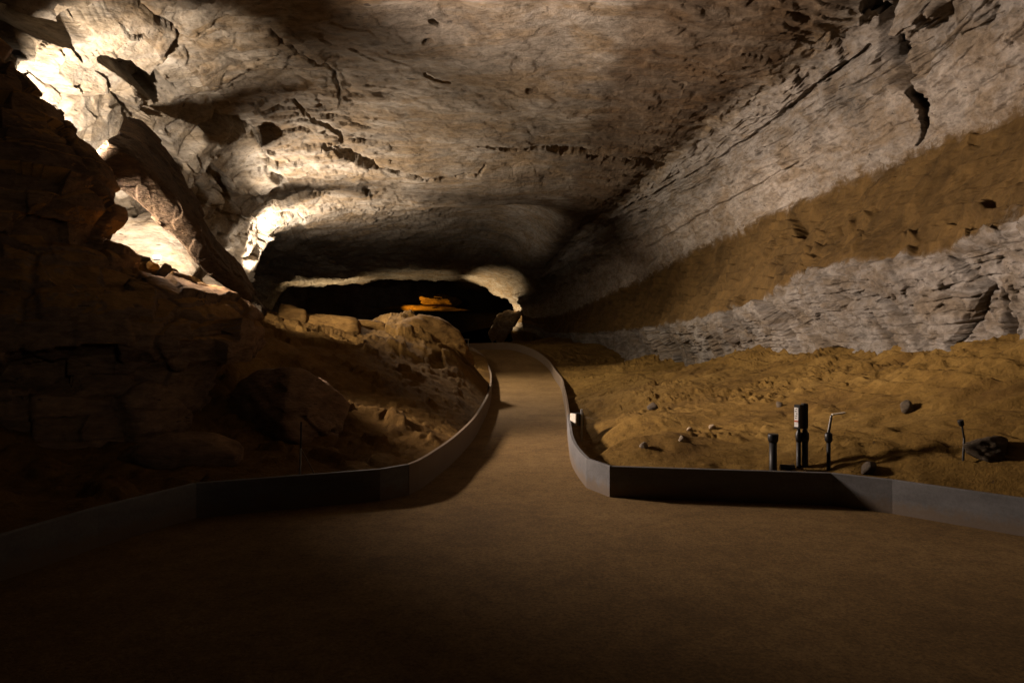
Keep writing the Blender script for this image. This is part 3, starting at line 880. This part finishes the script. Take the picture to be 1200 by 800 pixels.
# the ledge that slants down to the right above the lit recess
ed = [P(100, 192, 10.35), P(108, 198, 10.4), P(120, 207, 10.5), P(154, 233, 10.8), P(188, 262, 11.2), P(218, 290, 11.7), P(243, 320, 12.3), P(272, 342, 13.2), P(304, 364, 14.4)]
prof = [(-1.2, 4.0, 2.2), (-.3, 2.0, 1.25), (.22, .7, .78), (.34, .25, .60), (.30, .08, .42), (.12, 0, .14), (0, 0, 0), (-.10, .25, .02), (-.3, 1.2, .35), (-1.2, 3.6, 1.2)]
ed = np.array(ed)
E = np.stack([pchip(np.arange(9), ed[:, i], np.linspace(0, 8, 260)) for i in range(3)], -1)
pr = catmull(np.array(prof), np.linspace(0, 9, 150))
sc_ = pchip(np.arange(9), [.6, .66, .72, .68, .55, .42, .34, .30, .06], np.linspace(0, 8, 260))
Vs = E[:, None, :] + pr[None, :, :] * sc_[:, None, None]
Ns = grid_normals(Vs); q = Vs.astype(np.float32)
cv, ce = cells(q, 2.2, off=3, tilt=.5)
dd = 0.07 * fbm(q, 1.2, 5, 0.5, off=12) + 0.05 * (cv - .5)
Vs = Vs + Ns * dd[..., None]
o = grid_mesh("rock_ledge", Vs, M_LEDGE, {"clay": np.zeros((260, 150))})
tag(o, "dark rock ledge slanting down to the right over the brightly lit recess", "rock ledge")

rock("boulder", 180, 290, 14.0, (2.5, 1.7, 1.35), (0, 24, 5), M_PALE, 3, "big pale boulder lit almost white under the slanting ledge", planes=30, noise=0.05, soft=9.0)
rock("boulder", 263, 338, 14.2, (.85, 1.0, .6), (10, 34, -10), M_DARK, 8, "dark angular boulder at the lower end of the slanting ledge", planes=12, noise=0.06)
rock("boulder", 299, 364, 14.2, (.5, .6, .4), (0, 40, 10), M_DARK, 18, "smaller dark boulder leaning at the foot of the pale corner wall", planes=16, noise=0.2)
rock("stone", 166, 306, 10.7, (.30, .28, .22), (0, 20, 0), M_DARK, 21, "small dark round stone beside the shining floodlight", sub=4)
rock("stone", 178, 313, 10.5, (.19, .16, .13), (0, -10, 20), M_OCHRE, 22, "small bright orange stone just below the floodlight", sub=4)
rock("stone", 193, 318, 10.7, (.20, .22, .26), (0, 30, 20), M_DARK, 23, "dark wedge-shaped stone right of the small orange stone", sub=4)
rock("stone", 150, 303, 10.6, (.20, .22, .22), (0, 0, 0), M_OCHRE, 25, "yellowish stone half hidden by the dark outcrop's edge", sub=4)
rock("flat_rock", 222, 331, 12.0, (.72, .5, .20), (0, 12, 10), M_OCHRE, 24, "flat pale yellow rock lying below the big white-lit boulder", sub=4)
rock("boulder", 340, 371, 14.6, (.55, .5, .5), (0, 20, 30), M_CLAYROCK, 31, "small pointed brown boulder left of the two clay mounds", sub=4)
rock("boulder", 382, 388, 15.0, (1.15, 1.0, .85), (0, 10, 30), M_CLAYROCK, 32, "rounded brown boulder with a white glint at its right edge")
rock("boulder", 420, 391, 15.8, (.95, .8, .6), (0, -8, 0), M_CLAYROCK, 33, "low brown boulder between the rounded boulder and the big clay mound")
rock("boulder", 486, 411, 16.4, (2.4, 1.5, 1.32), (0, 6, 15), M_CLAYROCK, 34, "biggest clay-covered boulder, standing left of the curving path", noise=0.07)
rock("boulder", 345, 500, 8.9, (1.5, 1.0, 1.05), (10, 22, -20), M_CRAG, 42, "large brown slanted boulder behind the thin stake", planes=11, noise=0.05)
rock("boulder", 378, 476, 10.0, (1.2, .9, .5), (0, 24, -20), M_CRAG, 43, "slab-like brown boulder leaning above the large slanted one", planes=11, noise=0.06)
rock("boulder", 222, 553, 7.35, (1.05, .7, .62), (0, 3, 8), M_CRAG, 44, "square brown block lying against the left path wall", planes=9, noise=0.04)
rock("boulder", 440, 545, 8.2, (.35, .3, .18), (0, 3, 8), M_CRAG, 45, "little flat rock low down behind the curved path wall", sub=4)
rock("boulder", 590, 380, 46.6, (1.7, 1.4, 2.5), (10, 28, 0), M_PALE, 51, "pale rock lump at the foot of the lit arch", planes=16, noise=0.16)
rock("rock_shelf", 500, 361, 72.0, (8.4, 3.4, .62), (0, 1, 0), M_OCHRE, 52, "long low ledge glowing orange deep in the far passage", cat="rock", noise=0.14, planes=18, soft=12.0)
rock("rock_shelf", 521, 353, 72.6, (3.8, 2.8, 1.7), (0, 0, 20), M_OCHRE, 53, "stepped orange-lit rock standing on the far glowing ledge", cat="rock", noise=0.16, planes=14)
# stones on the right clay
for i, (px, py, Y, s, lb) in enumerate([(765, 476, 11.5, .16, "dark stone on the left part of the clay bank"), (836, 500, 9.9, .08, "pale pebble in the middle of the clay bank"),
                                     (757, 522, 8.8, .09, "brown pebble low on the clay bank near its left edge"), (808, 502, 9.8, .07, "pebble left of the pale pebble on the clay bank"),
                                     (1020, 551, 7.05, .15, "flat dark stone just behind the grey right wall"), (800, 514, 9.2, .07, "pebble below the other pebbles on the clay bank"),
                                     (912, 474, 10.6, .10, "dark stone left of the labelled post, higher on the bank"), (1063, 478, 9.0, .16, "dark stone embedded high on the right clay")]):
    o = rock("stone", px, py, Y, (s * 1.3, s, s * .8), (0, i * 13, i * 40), M_DARK if i in (0, 4, 6, 7) else M_PALE, 60 + i, lb, group="stones on the clay bank", sub=3)
    o.location = Vector(lying(G_CLAY, px, py, -s * .2))


# ------------------------------------------------------------------ low walls along the path
def wall_panel(K, h, th, side, parent, mat=M_PANEL, name="panel"):
    """a run of wall on base line K (list of x, y, z); th is laid on the outer side"""
    K = np.array(K, float)
    t = np.gradient(K[:, :2], axis=0); t /= np.linalg.norm(t, axis=1)[:, None] + 1e-9
    nrm = np.stack([-t[:, 1], t[:, 0]], 1) * side
    b = 0.006
    prof = [(0, -.06), (0, h - b), (b, h), (th - b, h), (th, h - b), (th, -.06)]
    me = bpy.data.meshes.new(name)
    vs, fs = [], []
    m = len(prof)
    for i in range(len(K)):
        for (o_, z_) in prof:
            vs.append((K[i, 0] + nrm[i, 0] * o_, K[i, 1] + nrm[i, 1] * o_, K[i, 2] + z_))
    for i in range(len(K) - 1):
        for j in range(m - 1):
            fs.append((i * m + j, i * m + j + 1, (i + 1) * m + j + 1, (i + 1) * m + j))
    fs.append(tuple(range(m))[::-1]); fs.append(tuple((len(K) - 1) * m + j for j in range(m)))
    me.from_pydata(vs, [], fs)
    me.update()
    return link(name, me, mat, parent)


def run(K, i0, i1, n=24):
    R = resample(K, 600)
    s = lambda pt: int(np.argmin(np.hypot(R[:, 0] - pt[0], R[:, 1] - pt[1])))
    a, b = s(K[i0]), s(K[i1])
    R = R[a:b + 1]
    return resample([tuple(x) for x in R], n)


WH, WT = 0.29, 0.045
lw = tag(empty("path_wall", (0, 0, 0)), "low grey wall along the left side of the path, curving away uphill", "low wall", "low walls edging the path")
rw_ = tag(empty("path_wall", (0, 0, 0)), "low grey wall along the right side of the path with a dark flat front", "low wall", "low walls edging the path")


def seg(K, a, b, n=2):
    A, B = np.array(K[a]), np.array(K[b])
    d = (B - A) / np.linalg.norm(B - A)
    A = A + d * 0.0002; B = B - d * 0.0002
    return [tuple(A + (B - A) * t) for t in np.linspace(0, 1, n)]


for i in range(0, 6):
    wall_panel(seg(LK, i, i + 1), WH, WT, 1, lw)
cur = run(LK, 6, len(LK) - 1, 120)
cur[:, 2] = RISE(cur[:, 1])
for a in range(0, 119, 17):
    wall_panel(cur[a:min(a + 18, 120)], WH, WT, 1, lw, M_PANEL_DUST)
for i in range(0, 7):
    wall_panel(seg(RK, i, i + 1), WH, WT, -1, rw_)
cur = run(RK, 7, len(RK) - 1, 120)
cur[:, 2] = RISE(cur[:, 1])
for a in range(0, 119, 17):
    wall_panel(cur[a:min(a + 18, 120)], WH, WT, -1, rw_, M_PANEL if a == 0 else M_PANEL_DUST)


# ------------------------------------------------------------------ small built things
def lathe(name, prof, mat, parent, loc=(0, 0, 0), seg=20, axis=None):
    me = bpy.data.meshes.new(name)
    vs, fs = [], []
    for (r, z) in prof:
        for k in range(seg):
            a = 2 * math.pi * k / seg
            vs.append((r * math.cos(a), r * math.sin(a), z))
    for i in range(len(prof) - 1):
        for k in range(seg):
            a, b = i * seg + k, i * seg + (k + 1) % seg
            fs.append((a, b, b + seg, a + seg))
    fs.append(tuple(range(seg))[::-1]); fs.append(tuple((len(prof) - 1) * seg + k for k in range(seg)))
    me.from_pydata(vs, [], fs)
    for pl in me.polygons:
        pl.use_smooth = len(pl.vertices) == 4
    me.update()
    o = link(name, me, mat, parent)
    o.location = loc
    if axis is not None:
        o.rotation_euler = Vector(axis).to_track_quat('Z', 'Y').to_euler()
    return o


def rod(name, a, b, r, mat, parent, r2=None, seg=12):
    a, b = Vector(a), Vector(b)
    L = (b - a).length
    r2 = r if r2 is None else r2
    return lathe(name, [(r * .8, 0), (r, min(.004, L * .1)), (r2, L - min(.004, L * .1)), (r2 * .8, L)], mat, parent, a, seg, b - a)


def box(name, size, loc, mat, parent, rot=(0, 0, 0), bev=0.004):
    import bmesh
    bm = bmesh.new()
    bmesh.ops.create_cube(bm, size=1)
    bmesh.ops.scale(bm, verts=bm.verts, vec=size)
    bmesh.ops.bevel(bm, geom=bm.edges[:], offset=min(bev, min(size) * .3), segments=2, affect='EDGES')
    me = bpy.data.meshes.new(name); bm.to_mesh(me); bm.free()
    o = link(name, me, mat, parent)
    o.location = loc; o.rotation_euler = [math.radians(a) for a in rot]
    return o


def cz(x, y):
    return float(cf(np.array(x), np.array(y)))


# short capped pipe
Yp = 7.25
x, _, ztop = P(906, 508, Yp)
b0 = -0.05
t = tag(empty("pipe_post", (x, Yp, 0)), "shortest black pipe post with a flared cap, left of the labelled post", "pipe post", "black pipe posts behind the dark wall front")
lathe("pipe", [(.036, b0), (.036, ztop - .07)], M_BLACK, t)
lathe("cap", [(.040, ztop - .085), (.050, ztop - .06), (.052, ztop - .015), (.046, ztop)], M_BLACK2, t)
# the twin pipes with the labelled housing
x, _, ztop = P(939, 474, Yp)
t = tag(empty("pipe_post", (x, Yp, 0)), "tallest black twin-pipe post carrying a box with a white label", "pipe post", "black pipe posts behind the dark wall front")
zb = float(P(939, 502, Yp)[2])
for dx, r in ((-.026, .022), (.036, .030)):
    lathe("pipe", [(r, b0), (r, zb - .06)], M_BLACK, t, (dx, 0, 0))
    lathe("collar", [(r * 1.1, zb - .13), (r * 1.35, zb - .10), (r * 1.35, zb - .05), (r * .9, zb - .03), (r * .6, zb + .01)], M_BLACK2, t, (dx, 0, 0))
hs = box("housing", (.066, .06, ztop - zb), (-.026, 0, (ztop + zb) / 2), M_BLACK2, t, rot=(0, 0, -52))
zm = (ztop + zb) / 2
for nm, sz, (lx, lz), mt in ([("label_plate", (.042, .006, (ztop - zb) * .80), (-.004, zm - .004), M_WHITE), ("red_band", (.040, .004, .016), (-.004, zb + .075), M_RED)]
                             + [("printed_mark", (.014 + .005 * (k_ % 2), .003, .009), (-.004 + .004 * (k_ % 3 - 1), zb + .105 + k_ * .022), M_INK) for k_ in range(5)]):
    off = -.033 if nm == "label_plate" else -.0375
    a_ = math.radians(-52)
    box(nm, sz, (-.026 + lx * math.cos(a_) - off * math.sin(a_), lx * math.sin(a_) + off * math.cos(a_), lz), mt, t, rot=(0, 0, -52), bev=.0006)
box("back_box", (.046, .07, ztop - zb + .01), (.040, .020, zm + .006), M_BLACK, t)
# thin post with an arm
x, _, ztop = P(971, 510, 7.1)
t = tag(empty("pipe_post", (x, 7.1, 0)), "thin black post with a bent top arm, right of the labelled post", "pipe post", "black pipe posts behind the dark wall front")
lathe("pipe", [(.018, b0), (.019, ztop - .02)], M_BLACK, t)
lathe("joint", [(.022, ztop - .07), (.036, ztop - .045), (.036, ztop + .01), (.022, ztop + .03)], M_BLACK2, t)
z2 = float(P(971, 486, 7.1)[2])
rod("arm", (0, 0, ztop), (.03, 0, z2), .010, M_BLACK, t)
rod("arm_strip", (-.012, -.012, ztop + .03), (.018, -.012, z2 - .005), .006, M_GREYMETAL, t)
box("top_plate", (.13, .05, .012), (.095, 0, z2 + .012), M_PALEBOX, t, rot=(0, -8, 0))
# conduit lying at their feet
x1, x2 = P(915, 549, 7.22)[0], P(932, 549, 7.22)[0]
o = rod("conduit", (x1, 7.24, .245), (x2, 7.24, .24), .03, M_BLACK, None)
tag(o, "short dark conduit lying between the capped pipe and the labelled post", "conduit")
# stake on the right clay
Yq = 7.55
b = lying(G_CLAY, 1127, 536); Yq = float(b[1]); tp = P(1126, 490, Yq)
t = tag(empty("stake_lamp", (b[0], Yq, b[2])), "small dark unlit lamp on a crooked stake, on the clay bank at far right", "lamp")
H = tp[2] - b[2]
rod("stake", (0, 0, -.12), (.015, 0, H * .55), .010, M_BLACK, t)
rod("bracket", (.015, 0, H * .5), (-.012, -.01, H * .85), .008, M_BLACK, t)
lathe("lamp_head", [(.016, 0), (.022, .012), (.026, .05), (.023, .055)], M_BLACK2, t, (-.012, -.01, H * .82), 16, (-.3, -.1, .9))
o = rock("boulder", 1160, 526, 7.5, (.40, .30, .24), (0, 5, 10), M_DARK, 77, "dark low boulder beside the crooked stake on the clay bank", sub=4)
o.location = Vector(lying(G_CLAY, 1158, 530, -.05))
# box on the right path wall
a = P(671.5, 491, 10.6)
t = tag(empty("wall_box", (a[0] + .10, 10.65, 0)), "small pale-faced box on a short post behind the right path wall", "box")
box("box_face", (.115, .02, .17), (-.10, -.09, a[2]), M_PALEBOX, t, rot=(0, 0, -48))
box("housing", (.115, .15, .18), (-.037, -.032, a[2]), M_BLACK2, t, rot=(0, 0, -48))
box("post", (.03, .03, .50), (.02, -.08, .20), M_GREYMETAL, t)
# stake at left with its stay
b = P(350, 556, 7.0); m_ = P(352.5, 525, 7.0); tp = P(353, 494, 7.02)
t = tag(empty("stake", (b[0], 7.0, 0)), "thin upright stake with a slanting stay behind the left path wall", "stake")
rod("rod", (0, 0, -.05), tuple(m_ - np.array([b[0], 7.0, 0])), .010, M_GREYMETAL, t)
rod("rod", tuple(m_ - np.array([b[0], 7.0, 0])), tuple(tp - np.array([b[0], 7.0, 0])), .009, M_BLACK, t)
st = P(374, 553, 7.05) - np.array([b[0], 7.0, 0])
rod("stay", tuple(m_ - np.array([b[0], 7.0, 0])), (st[0], st[1], st[2] - .1), .006, M_WOOD, t)
# handrail at the crest
t = tag(empty("handrail", P(535, 402, 31.5)), "thin grey handrail at the crest of the path", "handrail")
rod("rail", (-.6, 0, .18), (.55, .0, .16), .018, M_GREYMETAL, t)
for dx in (-.55, 0.0, .5):
    rod("rail_post", (dx, 0, -.7), (dx, 0, .17), .016, M_GREYMETAL, t)


# floodlight fixtures
def flood(loc, target, label, lens_mat, s=1.0, lens=True):
    t = tag(empty("floodlight", loc), label, "floodlight", "cave floodlights")
    t.rotation_euler = (Vector(target) - Vector(loc)).to_track_quat('Z', 'Y').to_euler()
    box("housing", (.20 * s, .15 * s, .06 * s), (0, 0, -.05 * s), M_BLACK2, t)
    box("lens", (.17 * s, .12 * s, .012 * s), (0, 0, -.012 * s), lens_mat, t)
    rod("yoke", (-.12 * s, 0, -.05 * s), (-.12 * s, .10 * s, -.05 * s), .01 * s, M_BLACK, t)
    rod("yoke", (.12 * s, 0, -.05 * s), (.12 * s, .10 * s, -.05 * s), .01 * s, M_BLACK, t)
    return t


flood(FL, FL + np.array([.5, -1.0, .9]), "small glaring white floodlight among stones in the lit recess", M_LENS, 0.5)
